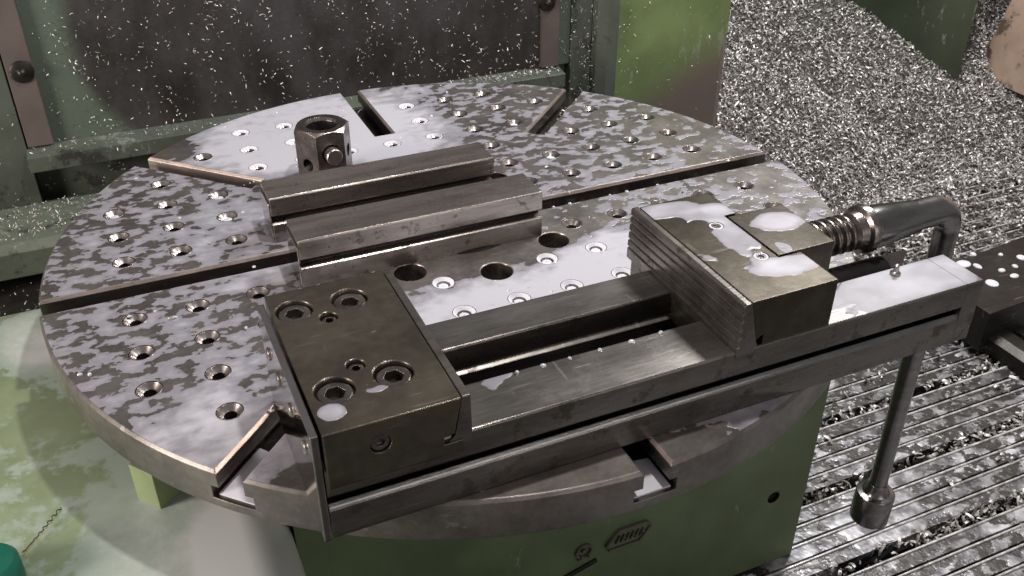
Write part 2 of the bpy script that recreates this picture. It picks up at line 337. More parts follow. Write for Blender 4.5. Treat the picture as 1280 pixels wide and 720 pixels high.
def mesh_np(name, V, F, mats, mi=None, parent=None, smooth=False, c=None):
    c = V.min(0) * 0.5 + V.max(0) * 0.5 if c is None else np.array(c); c = np.array(c, float)
    me = bpy.data.meshes.new(name); me.vertices.add(len(V)); me.vertices.foreach_set('co', ((V - c) * S).astype(np.float32).ravel())
    me.loops.add(F.size); me.loops.foreach_set('vertex_index', F.astype(np.int32).ravel())
    me.polygons.add(len(F)); me.polygons.foreach_set('loop_start', np.arange(len(F), dtype=np.int32) * 4)
    try: me.polygons.foreach_set('loop_total', np.full(len(F), 4, np.int32))
    except Exception: pass
    for m in mats: me.materials.append(m)
    if mi is not None: me.polygons.foreach_set('material_index', np.asarray(mi, np.int32))
    me.update(calc_edges=True); me.validate()
    if smooth: me.polygons.foreach_set('use_smooth', np.ones(len(F), bool))
    o = bpy.data.objects.new(name, me); COL.objects.link(o); place(o, c, parent); return o

FLOOR = -1.0
# ================================================================== SETTING
# the pit under everything
mb = MB(); mb.box(-3.5, 7.5, -3.0, 6.5, -1.30, -1.20)
fl = mb.build('floor', M['heapbase']); fl['kind'] = 'structure'

# slatted bed: steps of four wet slats with a raised rib each, and a chip gutter between steps
bedt = thing('slatted_bed', (2.6, 0, -1.1), 'long steel bed of wet parallel slats with chip filled gutters, at the lower right', 'machine bed')
mb = MB(); mb.box(0.05, 6.0, -2.2, 1.75, -1.10, -1.075); mb.build('bed_plate', M['groove'], bedt)
PITCH = 0.271; chan = []
slatmesh = None
y = -0.467 - 6 * PITCH
k = 0
while y < 1.6:
    chan.append(y)
    yy = y + 0.052
    for j in range(4):
        w = (PITCH - 0.052) / 4
        zt = FLOOR - 0.006 * (3 - j) + 0.008
        if slatmesh is None:
            mb = MB(); mb.box(0.10, 5.9, 0.003, w - 0.003, -0.06, 0.0); so = mb.build('slat', M['slat'], bedt, origin=(0.1, 0, 0)); slatmesh = so.data
            mb = MB(); mb.prism([(w - 0.010, -0.01), (w - 0.010, 0.004), (w - 0.009, 0.006), (w - 0.004, 0.006), (w - 0.003, 0.004), (w - 0.003, -0.01)], 'x', 0.10, 5.9); ro = mb.build('rib', M['rib'], so, origin=(0.1, 0, 0)); ribmesh = ro.data
            place(so, (0.1, yy, zt), bedt); place(ro, (0.1, yy, zt), so)
        else:
            so = bpy.data.objects.new('slat', slatmesh); COL.objects.link(so); place(so, (0.1 + random.uniform(-.01, .01), yy, zt + random.uniform(-.002, .002)), bedt)
            ro = bpy.data.objects.new('rib', ribmesh); COL.objects.link(ro); place(ro, WORLD[so.name], so)
        yy += w
    y += PITCH

# raised shelf and cross rail on the bed at the right
mb = MB(); mb.prism([(2.06, -0.10), (3.7, -0.02), (3.7, 0.36), (2.06, 0.22)], 'z', -0.97, -0.80)
tag(mb.build('bed_shelf', M['groove']), 'dark raised shelf spotted with white coolant drops, beyond the right end of the vise', 'shelf')
cr = thing('cross_rail', (2.15, -0.3, -0.99), 'dark steel cross rail running over the slats below the coolant spotted shelf', 'rail')
mb = MB(); mb.prism([(-0.02, -0.99), (-0.02, -0.93), (0.015, -0.915), (0.075, -0.915), (0.075, -0.95), (0.12, -0.95), (0.12, -0.93), (0.17, -0.93), (0.17, -0.99)], 'y', -1.0, 0.12)
o = mb.build('rail', M['groove'], cr)
for v in o.data.vertices: v.co.x += 0.0
o.location.x += 0.0
WORLD[o.name] = WORLD[o.name]
o.location = Vector((0.05, -0.14, 0)) * S

# ------------------------------------------------------------------ splash guard behind the table
sg = thing('splash_guard', (0.0, 1.4, -0.6), 'dark oily splash panel in a green frame, flecked with chips, behind the round table', 'splash guard')
mb = MB(); mb.box(-1.04, 1.02, 1.35, 1.38, -0.16, 1.2); mb.build('panel', M['panel'], sg)
mb = MB(); mb.prism([(1.27, -0.172), (1.27, -0.225), (1.285, -0.225), (1.285, -0.182), (1.349, -0.168), (1.349, -0.158)], 'x', -1.045, 0.965); mb.build('bottom_flange', M['panelgreen'], sg)
mb = MB(); mb.box(-2.4, -1.042, 1.33, 1.45, -0.75, 1.2); mb.build('frame_post', M['panelgreen'], sg)
mb = MB(); mb.box(1.022, 1.115, 1.34, 1.45, -0.8, 1.2); mb.build('frame_post', M['panelgreen'], sg)
mb = MB(); mb.box(-1.041, 1.021, 1.385, 1.45, -0.8, -0.16); mb.build('lower_panel', M['panelgreen'], sg)
for x0, x1, bx, bz in ((-1.036, -0.955, -0.990, 0.105), (0.885, 0.960, 0.900, 0.112)):
    mb = MB(); mb.box(x0, x1, 1.325, 1.348, -0.155, 1.15); st = mb.build('strap', M['strap'], sg)
    mb = MB(); mb.lathe([(0.037, 0), (0.037, -0.006), (0.030, -0.010), (0.012, -0.010)], (bx, 1.325, bz), 'y', 24); mb.lathe([(0.013, -0.010), (0.013, -0.022), (0.006, -0.028)], (bx, 1.325, bz), 'y', 14)
    mb.build('bolt', M['groove'], st)

# green column with its edge rib
colt = thing('machine_column', (1.5, 1.5, FLOOR), 'bright green painted machine column behind the table, left of the chip heap', 'column')
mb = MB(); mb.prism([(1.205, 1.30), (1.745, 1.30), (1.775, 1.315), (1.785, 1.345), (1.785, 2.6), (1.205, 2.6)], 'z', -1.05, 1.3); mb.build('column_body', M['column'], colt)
mb = MB(); mb.prism([(1.118, 1.36), (1.118, 1.30), (1.155, 1.275), (1.203, 1.275), (1.203, 1.36)], 'z', -1.0, 1.3); mb.build('corner_strip', M['panelgreen'], colt)

# ledges left of the table, behind the casting
lt = thing('way_ledge', (-1.7, 1.07, -0.6), 'green painted machine ledge with stringy chips, left of the table under the splash guard', 'machine ledge')
mb = MB(); mb.prism([(0.93, -0.42), (0.93, -0.335), (0.955, -0.31), (1.15, -0.30), (1.19, -0.30), (1.19, -0.42)], 'x', -2.6, -0.72); mb.build('ledge_top', paint('ledge_green', C(0.095, 0.112, 0.085), 0.4, grime=0.47), lt)
mb = MB(); mb.box(-2.6, -0.7, 1.02, 1.20, -1.1, -0.421); mb.box(-2.6, -0.7, 1.191, 1.33, -1.1, -0.36); mb.build('ledge_body', M['panelgreen'], lt)
mb = MB(); mb.box(-2.6, -0.6, 0.3, 1.019, -1.1, -0.47); mb.build('gutter_floor', M['groove'], lt)

# far right casting and the cream cabinet
fc = thing('hanging_casting', (3.9, 2.4, FLOOR), 'dark green machine casting standing in the chip heap at the upper right', 'casting')
mb = MB(); mb.prism([(3.60, 1.60), (3.84, 1.83), (5.2, 3.4), (5.0, 5.0), (2.55, 3.75)], 'z', -1.05, 1.8); o = mb.build('casting_body', [M['casting'], M['grey']], fc)
for p in o.data.polygons:
    if p.normal.x > 0.3 and p.normal.y < -0.3: p.material_index = 1  # front right face set in a paler grey
cb = thing('cream_cabinet', (4.6, 1.4, FLOOR), 'worn cream panel with brown bare patches at the far upper right edge', 'cabinet')
CX = 3.9
CABINET = [(-0.5, -0.80), (1.750, -0.767), (1.645, -0.332), (1.50, 0.30), (1.40, 1.20), (-0.5, 1.20)]
mb = MB(); mb.prism(CABINET, 'x', CX, CX + 0.9); mb.build('panel', M['tan'], cb)
mb = MB(); mb.prism([(-1.0, -1.05), (1.72, -1.05), (1.72, -0.81), (-1.0, -0.81)], 'x', CX + 0.10, CX + 0.9); mb.build('plinth', M['dark'], cb)

# chip heap
nx, ny = 190, 170
xs = np.linspace(1.5, 6.4, nx); ys = np.linspace(1.02, 5.4, ny); X, Y = np.meshgrid(xs, ys)
def heap(x, y): 
    d = np.clip(y - 1.05 + 0.03 * np.sin(x * 6), 0, None)
    h = FLOOR - 0.02 + 0.50 * d + 0.035 * noisef(x, y, 1.6) * np.clip(d * 4, 0, 1)
    # a bank creeps up between casting and cabinet
    return h + 0.52 * np.exp(-((x - 3.80) / 0.075) ** 2 - ((y - 1.82) / 0.13) ** 2)
Z = heap(X, Y) + rng.normal(0, 0.006, X.shape)
V = np.stack([X, Y, Z], -1).reshape(-1, 3); idx = np.arange(nx * ny).reshape(ny, nx)
F = np.stack([idx[:-1, :-1], idx[:-1, 1:], idx[1:, 1:], idx[1:, :-1]], -1).reshape(-1, 4)
n = 150000
px = rng.uniform(1.62, 5.6, n); py = 1.0 + 3.9 * rng.random(n) ** 1.25; px[:2500] = rng.normal(3.80, 0.09, 2500); py[:2500] = rng.normal(1.80, 0.14, 2500); pz = heap(px, py) + rng.uniform(-0.004, 0.018, n)
V2, F2 = chips(np.stack([px, py, pz], 1), L=(0.020, 0.052), W=(0.0045, 0.0085), curl=(0.8, 3.4), tilt=0.72)
V = np.concatenate([V, V2]); nF = len(F); F = np.concatenate([F, F2 + nx * ny])
o = mesh_np('chip_heap', V, F, [M['heapbase'], M['chip']], mi=[0] * nF + [1] * len(F2))
tag(o, 'big sloping heap of bright curled metal chips behind the table on the right', 'metal chips', kind='stuff')

# chips in the gutters and over the slats
pts = []
for y in chan:
    n = 1900; x = rng.uniform(0.6, 5.5, n); dens = 0.5 + 0.5 * np.sin(x * 5 + y * 17) + 0.3
    keep = rng.random(n) < dens; x = x[keep]
    pts.append(np.stack([x, y + 0.050 * rng.random(len(x)) + 0.008, FLOOR - 0.035 + rng.uniform(0, 0.045, len(x))], 1))
n = 9000; x = rng.uniform(0.5, 5.2, n); y = rng.uniform(-1.4, 1.1, n); keep = rng.random(n) < np.clip(0.28 + 0.75 * (y + 0.2) + 0.25 * noisef(x, y, 3), 0.05, 1)
pts.append(np.stack([x[keep], y[keep], np.full(keep.sum(), FLOOR + 0.012)], 1))
n = 9000; x = rng.uniform(1.6, 5.2, n); y = 1.05 - 0.75 * rng.random(n) ** 1.6; keep = noisef(x, y, 2.2) > -0.35 - 0.2 * 0
pts.append(np.stack([x[keep], y[keep], FLOOR + 0.01 + 0.02 * rng.random(keep.sum())], 1))
pts = np.concatenate(pts); V, F = chips(pts, L=(0.018, 0.048), W=(0.005, 0.013), tilt=0.6)
tag(mesh_np('bed_chips', V, F, [M['chip']]), 'loose metal chips lying in the gutters of the slatted bed', 'metal chips', kind='stuff')

# chips flung onto the splash guard, column and ledges
P = []; N = []
def scatter(n, f, nrm):
    p = f(n); P.append(p); N.append(np.tile(nrm, (len(p), 1)))
U_ = lambda a, b, n: rng.uniform(a, b, n)
def clumps(n):
    k = 150; cx = U_(-1.0, 1.0, k); cz = -0.15 + 0.75 * rng.random(k) ** 1.2; i = rng.integers(0, k, n)
    x = cx[i] + rng.normal(0, 0.016, n); z = cz[i] + rng.normal(0, 0.035, n); return np.stack([np.clip(x, -1.03, 1.0), np.full(n, 1.343), np.clip(z, -0.15, 0.7)], 1)
scatter(850, lambda n: np.stack([U_(-1.04, 1.02, n), np.full(n, 1.343), U_(-0.15, 0.62, n)], 1), (0, -1, 0))
scatter(1000, clumps, (0, -1, 0))
scatter(120, lambda n: np.stack([U_(-1.4, -1.04, n), np.full(n, 1.322), U_(-0.4, 0.4, n)], 1), (0, -1, 0))
scatter(330, lambda n: np.stack([np.clip(rng.normal(1.07, 0.05, n), 1.0, 1.2), np.full(n, 1.30), U_(-0.35, 0.4, n)], 1), (0, -1, 0))
scatter(90, lambda n: np.stack([U_(1.2, 1.76, n), np.full(n, 1.292), U_(-0.5, 0.2, n)], 1), (0, -1, 0))
scatter(60, lambda n: np.stack([U_(1.21, 1.30, n), np.full(n, 1.29), U_(-0.5, 0.2, n)], 1), (0, -1, 0))
scatter(420, lambda n: np.stack([U_(-1.03, 0.95, n), U_(1.27, 1.345, n), np.full(n, -0.160)], 1), (0, 0, 1))
scatter(180, lambda n: np.stack([U_(0.45, 0.97, n), U_(1.27, 1.345, n), np.full(n, -0.155)], 1), (0, 0, 1))
scatter(40, lambda n: np.stack([U_(-1.03, 0.95, n), np.full(n, 1.262), U_(-0.22, -0.17, n)], 1), (0, -1, 0))
scatter(700, lambda n: np.stack([U_(-1.35, -0.75, n), U_(0.94, 1.19, n), np.full(n, -0.292)], 1), (0, 0, 1))
scatter(420, lambda n: np.stack([U_(-1.4, -0.7, n), np.full(n, 1.37), U_(-0.6, -0.2, n)], 1), (0, -1, 0))
scatter(420, lambda n: np.stack([U_(-1.5, -0.75, n), U_(0.45, 0.95, n), np.full(n, -0.455)], 1), (0, 0, 1))
scatter(26, lambda n: np.stack([3.0 + 0.6 * rng.random(n), np.zeros(n) + 2.4, U_(-0.5, 0.2, n)], 1), (-0.8, -0.6, 0))
V, F = chips(np.concatenate(P), np.concatenate(N), L=(0.004, 0.019), W=(0.0014, 0.0036), curl=(0.2, 1.8), tilt=0.45)
tag(mesh_np('guard_chips', V, F, [M['chip']]), 'tiny bright chips stuck on the splash guard, column and ledges', 'metal chips', kind='stuff')

# ------------------------------------------------------------------ green base under the table
bt = thing('table_base', (0.13, -0.2, FLOOR), 'dark green painted base box standing under the round table', 'machine base')
mb = MB(); mb.prism([(-0.60, -0.60), (0.80, -0.60), (0.83, -0.57), (0.85, 0.6), (-0.60, 0.6)], 'z', FLOOR, -0.125); base = mb.build('base_body', M['green'], bt)
cu = MB(); cu.lathe([(0.020, -0.03), (0.020, 0.05)], (0.6874, -0.6, -0.723), 'y', 20)
cut(base, [cu.build('cutter', M['dark'])])
mb = MB(); mb.lathe([(0.0195, 0.03), (0.0195, 0.012), (0.010, 0.012), (0.010, 0.028)], (0.6874, -0.6, -0.723), 'y', 20); mb.build('plug', M['groove'], bt)
# cast badge: long six-sided outline with raised strokes, a round emblem and a bar
bd = MB(); Y0 = -0.6
bd.prism([(0.150, -0.672), (0.185, -0.628), (0.268, -0.628), (0.283, -0.645), (0.250, -0.690), (0.160, -0.690)], 'y', Y0 - 0.004, Y0 + 0.002)
badge = bd.build('badge', M['green'], bt)
st = MB()
def bar(m, a, b, w, y0=-0.004, y1=-0.011):
    d = Vector((b[0] - a[0], b[1] - a[1])).normalized() * w / 2; nrm = Vector((-d.y, d.x))
    m.prism([(a[0] - nrm.x, a[1] - nrm.y), (b[0] - nrm.x, b[1] - nrm.y), (b[0] + nrm.x, b[1] + nrm.y), (a[0] + nrm.x, a[1] + nrm.y)], 'y', Y0 + y0, Y0 + y1)
for a, b in (((0.152, -0.672), (0.186, -0.629)), ((0.186, -0.629), (0.268, -0.629)), ((0.268, -0.629), (0.283, -0.646)), ((0.283, -0.646), (0.250, -0.690)), ((0.160, -0.690), (0.250, -0.690))): bar(st, a, b, 0.005)
for i in range(6):
    x = 0.186 + i * 0.014; bar(st, (x - 0.006, -0.672), (x + 0.004, -0.648), 0.0035)
    if i % 2: bar(st, (x - 0.002, -0.660), (x + 0.008, -0.660), 0.003)
st.build('badge_strokes', M['strap'], badge)
em = MB(); c0 = (0.0897, Y0, -0.662)
em.lathe([(0.024, -0.0), (0.024, -0.008), (0.018, -0.008), (0.018, -0.0005)], c0, 'y', 24, caps=False); em.lathe([(0.007, 0), (0.007, -0.008)], c0, 'y', 12)
bar(em, (0.073, -0.689), (0.082, -0.676), 0.005, 0, -0.008); bar(em, (0.106, -0.689), (0.098, -0.676), 0.005, 0, -0.008)
em.build('round_emblem', M['strap'], bt)
em = MB(); bar(em, (0.02, -0.742), (0.129, -0.712), 0.011, 0, -0.007); em.build('cast_bar', M['groove'], bt)

# light green housing at lower left: rounded shell
hs = thing('drive_housing', (-1.1, -0.4, FLOOR), 'light green drive housing streaked with milky coolant, at the lower left under the table', 'machine housing')
R_ = 0.10; prof = []
for i in range(9): a = math.pi / 2 * i / 8; prof.append((-0.60 - R_ + R_ * math.sin(a), -0.25 - R_ * 0.8 + R_ * 0.8 * math.cos(a)))
for rx in range(1):
    nxh, nyh = 60, 90; V = []; 
    ax = np.concatenate([np.linspace(-2.6, -0.76, 30), np.linspace(-0.75, -0.606, 28), [-0.604, -0.603]]); 
    ay = np.concatenate([np.linspace(-1.8, 0.30, 60), np.linspace(0.32, 0.50, 30)])
    XX, YY = np.meshgrid(ax, ay)
    ex = np.clip((XX + 0.603 + R_) / R_, 0, 1); ey = np.clip((YY - 0.36) / 0.14, 0, 1)
    rr = np.clip(np.sqrt(ex ** 2 + ey ** 2), 0, 1)
    ZZ = -0.25 - 0.07 * (1 - np.sqrt(1 - np.minimum(rr, 0.999) ** 2)) - 0.5 * 0 + 0.006 * noisef(XX, YY, 1.2)
    ZZ[-1, :] = -0.9; ZZ[:, -1] = -0.95
    V = np.stack([XX, YY, ZZ], -1).reshape(-1, 3); idx = np.arange(nxh * len(ay)).reshape(len(ay), nxh)
    F = np.stack([idx[:-1, :-1], idx[:-1, 1:], idx[1:, 1:], idx[1:, :-1]], -1).reshape(-1, 4)
    hsh = mesh_np('housing_shell', V, F, [M['lightgreen']], parent=hs, smooth=True); hsh.data.set_sharp_from_angle(angle=math.radians(45))
mb = MB(); mb.prism([(-0.880, -0.420), (-0.840, -0.472), (-0.796, -0.435), (-0.84, -0.37)], 'z', -0.27, -0.155)
mb.build('lug', M['lug'], hs)
mb = MB(); mb.lathe([(0.055, 0), (0.055, 0.05), (0.048, 0.06), (0.030, 0.062)], (-1.150, -0.545, -0.248), 'z', 28); 
tag(mb.build('teal_cap', M['teal']), 'dark teal plastic cap at the bottom left corner on the green housing', 'cap')
pth = []
for i in range(40):
    t_ = i / 39; pth.append((-1.10 + 0.075 * t_ + 0.002 * math.sin(i * 1.4), -0.49 + 0.10 * t_ + 0.002 * math.cos(i * 1.4), -0.243 + 0.003 * math.sin(i * 1.3)))
mb = MB(); mb.tube(pth, 0.0014, 6); tag(mb.build('twisted_cord', M['strap']), 'thin dark twisted cord lying on the green housing beside the teal cap', 'cord')

# ================================================================== ROTARY TABLE
tt = thing('rotary_table', (0, 0, -0.125), 'round steel rotary table with T-slots and rows of threaded holes, wet with milky coolant', 'rotary table')
TH = 0.096
mb = MB(); mb.lathe([(0.985, -TH), (0.998, -TH + 0.004), (1.0, -TH + 0.008), (1.0, -0.006), (0.994, 0.0)], (0, 0, 0), 'z', 192)
table = mb.build('table_plate', [M['table'], M['slotwall'], M['slotshade'], M['groove'], M['coolant']], tt, origin=(0, 0, 0))
def tslot(ang, r0, r1, half=0.028):
    b = MB(); b.cur = 0
    prof = [(-half - 0.0055, 0.05), (-half - 0.0055, 0.0), (-half, -0.008), (-half, -0.040), (-half - 0.017, -0.040), (-half - 0.017, -0.070), (half + 0.017, -0.070), (half + 0.017, -0.040), (half, -0.040), (half, -0.008), (half + 0.0055, 0.0), (half + 0.0055, 0.05)]
    b.prism(prof, 'x', r0, r1); A = np.array(b.v); c_, s_ = math.cos(ang), math.sin(ang)
    b.v = [(x * c_ - y * s_, x * s_ + y * c_, z) for x, y, z in b.v]
    return b.build('cutter', M['slotwall' if k in (3, 7) else 'slotshade'], origin=(0, 0, 0))  # one slot pair gets the lit copy of the steel, the others the shaded
cs = []
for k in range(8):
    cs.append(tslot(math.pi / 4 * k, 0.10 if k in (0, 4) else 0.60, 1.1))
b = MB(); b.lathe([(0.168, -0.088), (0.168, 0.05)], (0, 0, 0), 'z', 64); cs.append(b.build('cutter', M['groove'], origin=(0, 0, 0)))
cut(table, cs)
HR = 0.0272; holes = []
for i in range(-6, 7):
    for j in range(-6, 7):
        x, y = 0.1345 * i, 0.1325 * j + 0.0; r = math.hypot(x, y)
        if j == 0 or r < 0.28 or r > 0.915: continue
        if i == 0 and r > 0.56: continue
        if abs(i) == abs(j) and r > 0.5: continue
        holes.append((x, y))
big = [(0.268 * math.cos(math.pi / 4 * k), 0.268 * math.sin(math.pi / 4 * k)) for k in range(8) if k not in (0, 4)]
b = MB()
for x, y in holes: b.lathe([(HR, -0.075), (HR, 0.03)], (x, y, 0), 'z', 16)
cut(table, [b.build('cutter', M['groove'], origin=(0, 0, 0))])
b = MB()
for x, y in big: b.lathe([(0.039, -0.050), (0.039, -0.002), (0.0425, 0.0015), (0.0425, 0.03)], (x, y, 0), 'z', 28)
cut(table, [b.build('cutter', M['steel'], origin=(0, 0, 0))])
wi = [i for i, m in enumerate(table.data.materials) if m == M['slotwall']][0]
for p in table.data.polygons:   # the chamfers along the slots take the paler slot steel
    if 0.2 < p.normal.z < 0.95 and math.hypot(p.center.x, p.center.y) < 0.985 * S: p.material_index = wi
flat_smooth(table, 30)
# threaded bushings, each its own part; some stand full of coolant
b = MB(); h = HR - 0.0006
b.lathe([(h, -0.06), (h, -0.0015), (h - 0.001, -0.0006), (h - 0.0025, -0.0006), (h - 0.0035, -0.002), (h - 0.0125, -0.0100), (h - 0.0135, -0.0110)], (0, 0, 0), 'z', 24, caps=False); b.cur = 1; b.lathe([(h - 0.0135, -0.0110), (h - 0.0120, -0.0130), (h - 0.0135, -0.0150), (h - 0.0120, -0.0170), (h - 0.0135, -0.0190), (h - 0.0135, -0.055)], (0, 0, 0), 'z', 24, caps=False)
b.lathe([(h - 0.0135, -0.0545), (0.001, -0.0545)], (0, 0, 0), 'z', 24, caps=False)
bush = b.build('threaded_bushing', [M['bright'], M['groove']], tt, origin=(0, 0, 0)); bushmesh = bush.data  # bore interior in dark steel: shade down the hole painted as colour
b = MB(); b.lathe([(h - 0.0150, -0.020), (h - 0.0150, -0.0095), (0.001, -0.0085)], (0, 0, 0), 'z', 20, caps=False)
cool0 = b.build('coolant_fill', M['coolant'], bush, origin=(0, 0, 0)); coolmesh = cool0.data
bpy.data.objects.remove(cool0)
b = MB(); b.lathe([(h - 0.001, -0.0012), (h - 0.0035, -0.0008), (h - 0.0055, -0.0036), (h - 0.0100, -0.0078)], (0, 0, 0), 'z', 24, caps=False)
rim0 = b.build('coolant_rim', M['coolant'], bush, origin=(0, 0, 0)); rimmesh = rim0.data
bpy.data.objects.remove(rim0)
first = True
for x, y in holes:
    if first: o = bush; first = False
    else: o = bpy.data.objects.new('threaded_bushing', bushmesh); COL.objects.link(o)
    place(o, (x, y, 0), tt); o.rotation_euler.z = 0
    centre = (y < -0.2 and x > -0.2 and x < 0.4)
    white = centre or (y > 0.45 and x < 0.2 and x > -0.45)
    if white:
        c = bpy.data.objects.new('coolant_rim', rimmesh); COL.objects.link(c); place(c, (x, y, 0.0012), o)
    if centre or random.random() < 0.06:
        c = bpy.data.objects.new('coolant_fill', coolmesh); COL.objects.link(c); place(c, (x, y, 0), o)
# coolant lying in the T-slots near the rim
def slot_pool(ang, r0, r1, z=-0.066):
    b = MB(); n_ = 16; top = []
    for i in range(n_ + 1):
        r = r0 + (r1 - r0) * i / n_; top.append((r, 0.0385))
    pts_ = [(r, 0.0385) for r, _ in top] + [(r, -0.0385) for r, _ in top[::-1]]
    pts_ = [(min(p[0], math.sqrt(0.992 ** 2 - p[1] ** 2)), p[1]) for p in pts_]; pts_[0] = (r0 + 0.01, 0.0385)
    seen = []; 
    for p in pts_:
        if not seen or (abs(p[0] - seen[-1][0]) + abs(p[1] - seen[-1][1])) > 1e-5: seen.append(p)
    c_, s_ = math.cos(ang), math.sin(ang)
    b.prism([(x * c_ - y * s_, x * s_ + y * c_) for x, y in seen], 'z', -0.0695, z)
    b.build('slot_coolant', M['coolant'], tt)
for k, r0 in ((5, 0.86), (6, 0.9), (7, 0.85)): slot_pool(math.pi / 4 * k, r0, 0.99)
# a short chip lying in the far slot
P = []
for i in range(70):
    r = random.uniform(0.62, 0.99); o_ = random.uniform(-0.02, 0.02); P.append((r * 0.7071 - o_ * 0.7071, r * 0.7071 + o_ * 0.7071, -0.06))
for i in range(60):
    r = random.uniform(0.2, 0.9); o_ = random.uniform(-0.02, 0.02); P.append((r, o_ - 0.005, -0.055))
for i in range(26):
    a = random.uniform(0, 6.28); r = random.uniform(0.3, 0.98); P.append((r * math.cos(a), r * math.sin(a), 0.003))
V, F = chips(np.array(P), L=(0.010, 0.028), W=(0.003, 0.006), tilt=0.35)
tag(mesh_np('table_chips', V, F, [M['chip']]), 'few bright chips lying on the round table and in its slots', 'metal chips', kind='stuff')

SHELF_DROPS = [(2.244, 0.208, 0.030), (2.283, 0.171, 0.017), (2.236, 0.054, 0.026), (2.347, 0.109, 0.014), (2.359, 0.058, 0.017), (2.50, 0.149, 0.020), (2.34, 0.249, 0.013), (2.42, 0.11, 0.012), (2.60, 0.16, 0.018), (2.2, 0.12, 0.008), (2.44, 0.2, 0.01), (2.7, 0.12, 0.015), (2.55, 0.06, 0.012)]
BEADS = [(-0.200, -0.817, 0.147), (-0.148, -0.817, 0.147), (-0.091, -0.817, 0.147), (-0.028, -0.817, 0.147), (0.040, -0.817, 0.147), (0.10, -0.816, 0.147)] + [(x, -0.034, 0.0) for x in (0.262, 0.31, 0.438, 0.491, 0.587)] + [(0.595, -0.222, 0), (0.779, -0.141, 0), (0.82, -0.217, 0), (0.915, -0.238, 0), (-0.929, -0.292, 0), (-0.915, -0.300, 0), (0.30, 0.857, 0), (0.183, 0.6825, 0)]
# coolant beads: white drops on the shelf, small bright beads on edges
def bead(m, x, y, z, r, h, n=12):
    e = random.uniform(0.8, 1.2); pr = [(r, 0), (r * 0.92, h * 0.45), (r * 0.6, h * 0.85), (r * 0.1, h)]
    o_ = len(m.v); m.lathe(pr, (0, 0, 0), 'z', n)
    for i in range(o_, len(m.v)): v = m.v[i]; m.v[i] = (x + v[0] * e, y + v[1] / e, z + v[2])
b = MB()
for x, y, r_ in SHELF_DROPS: bead(b, x, y, -0.8005, r_, 0.008)
tag(b.build('shelf_drops', M['coolant']), 'white coolant drops scattered on the dark raised shelf', 'coolant', kind='stuff')
b = MB()
for x, y, z in BEADS: bead(b, x + random.uniform(-.004, .004), y, z - 0.0005, random.uniform(0.004, 0.0065), random.uniform(0.004, 0.006), 8)
for i in range(60):
    a = random.uniform(0, 6.28); rr_ = math.sqrt(random.uniform(0.1, 0.95)); bead(b, rr_ * math.cos(a), rr_ * math.sin(a), -0.0004, random.uniform(0.002, 0.005), 0.003, 8)
tag(b.build('coolant_beads', M['bead']), 'small glossy coolant beads standing on the table and vise rail edges', 'coolant', kind='stuff')

# ================================================================== VISE
vt = thing('machine_vise', (0.1, -0.75, 0.001), 'long dark steel machine vise bolted across the front of the round table', 'vise')
yf = -0.925; BT = 0.147
front = [(yf, 0.001), (yf, 0.060), (yf + 0.002, 0.066), (yf + 0.007, 0.0715), (yf + 0.016, 0.073), (yf + 0.028, 0.073), (yf + 0.028, 0.090), (yf, 0.092), (yf, BT - 0.003), (yf + 0.003, BT),
         (-0.812, BT), (-0.810, BT - 0.003), (-0.810, 0.095), (-0.800, 0.090), (-0.800, 0.001)]
mb = MB(); mb.prism(front, 'x', -0.575, 0.768); fr = mb.build('front_rail', [M['bed'], M['rod'], M['dark']], vt)
for p in fr.data.polygons:
    zc, yc = p.center.z / S + 0.001, p.center.y / S - 0.8625
    if abs(p.normal.x) < 0.5 and yc < -0.89 and 0.0605 < zc < 0.0725: p.material_index = 1
    if abs(p.normal.x) < 0.5 and yc < -0.89 and 0.0725 < zc < 0.0915: p.material_index = 2
mb = MB(); mb.prism([(yf, 0.001), (yf, BT - 0.003), (yf + 0.003, BT), (-0.812, BT), (-0.81, BT - 0.003), (-0.81, 0.001)], 'x', 0.7685, 0.812); mb.build('rail_end', M['bed'], vt)
rear = [(-0.702, 0.02), (-0.712, 0.045), (-0.712, 0.088), (-0.702, 0.093), (-0.702, BT - 0.003), (-0.699, BT), (-0.612, BT), (-0.610, BT - 0.003), (-0.610, 0.02)]
mb = MB(); mb.prism(rear, 'x', -0.575, 0.44); mb.build('rear_rail', M['bed'], vt)
mb = MB(); mb.prism([(-0.798, 0.003), (-0.798, 0.050), (-0.772, 0.066), (-0.765, 0.066), (-0.765, 0.035), (-0.713, 0.035), (-0.713, 0.003)], 'x', -0.575, 0.760); mb.build('channel_floor', M['dark'], vt)
mb = MB(); mb.box(0.45, 0.79, -0.735, -0.727, 0.036, 0.118); mb.build('cover_strip', M['block'], vt)
mb = MB(); mb.prism([(yf - 0.002, 0.0), (yf - 0.002, 0.225), (-0.535, 0.225), (-0.535, 0.0)], 'x', -0.590, -0.5775); ep = mb.build('end_plate', M['polish'], vt)
for y_, z_ in ((-0.60, 0.16), (-0.68, 0.16), (-0.77, 0.16), (-0.87, 0.16)):
    b = MB(); b.lathe([(0.013, 0), (0.012, -0.003), (0.008, -0.005), (0.003, -0.005)], (-0.590, y_, z_), 'x', 18); b.build('button_screw', M['bright'], ep)
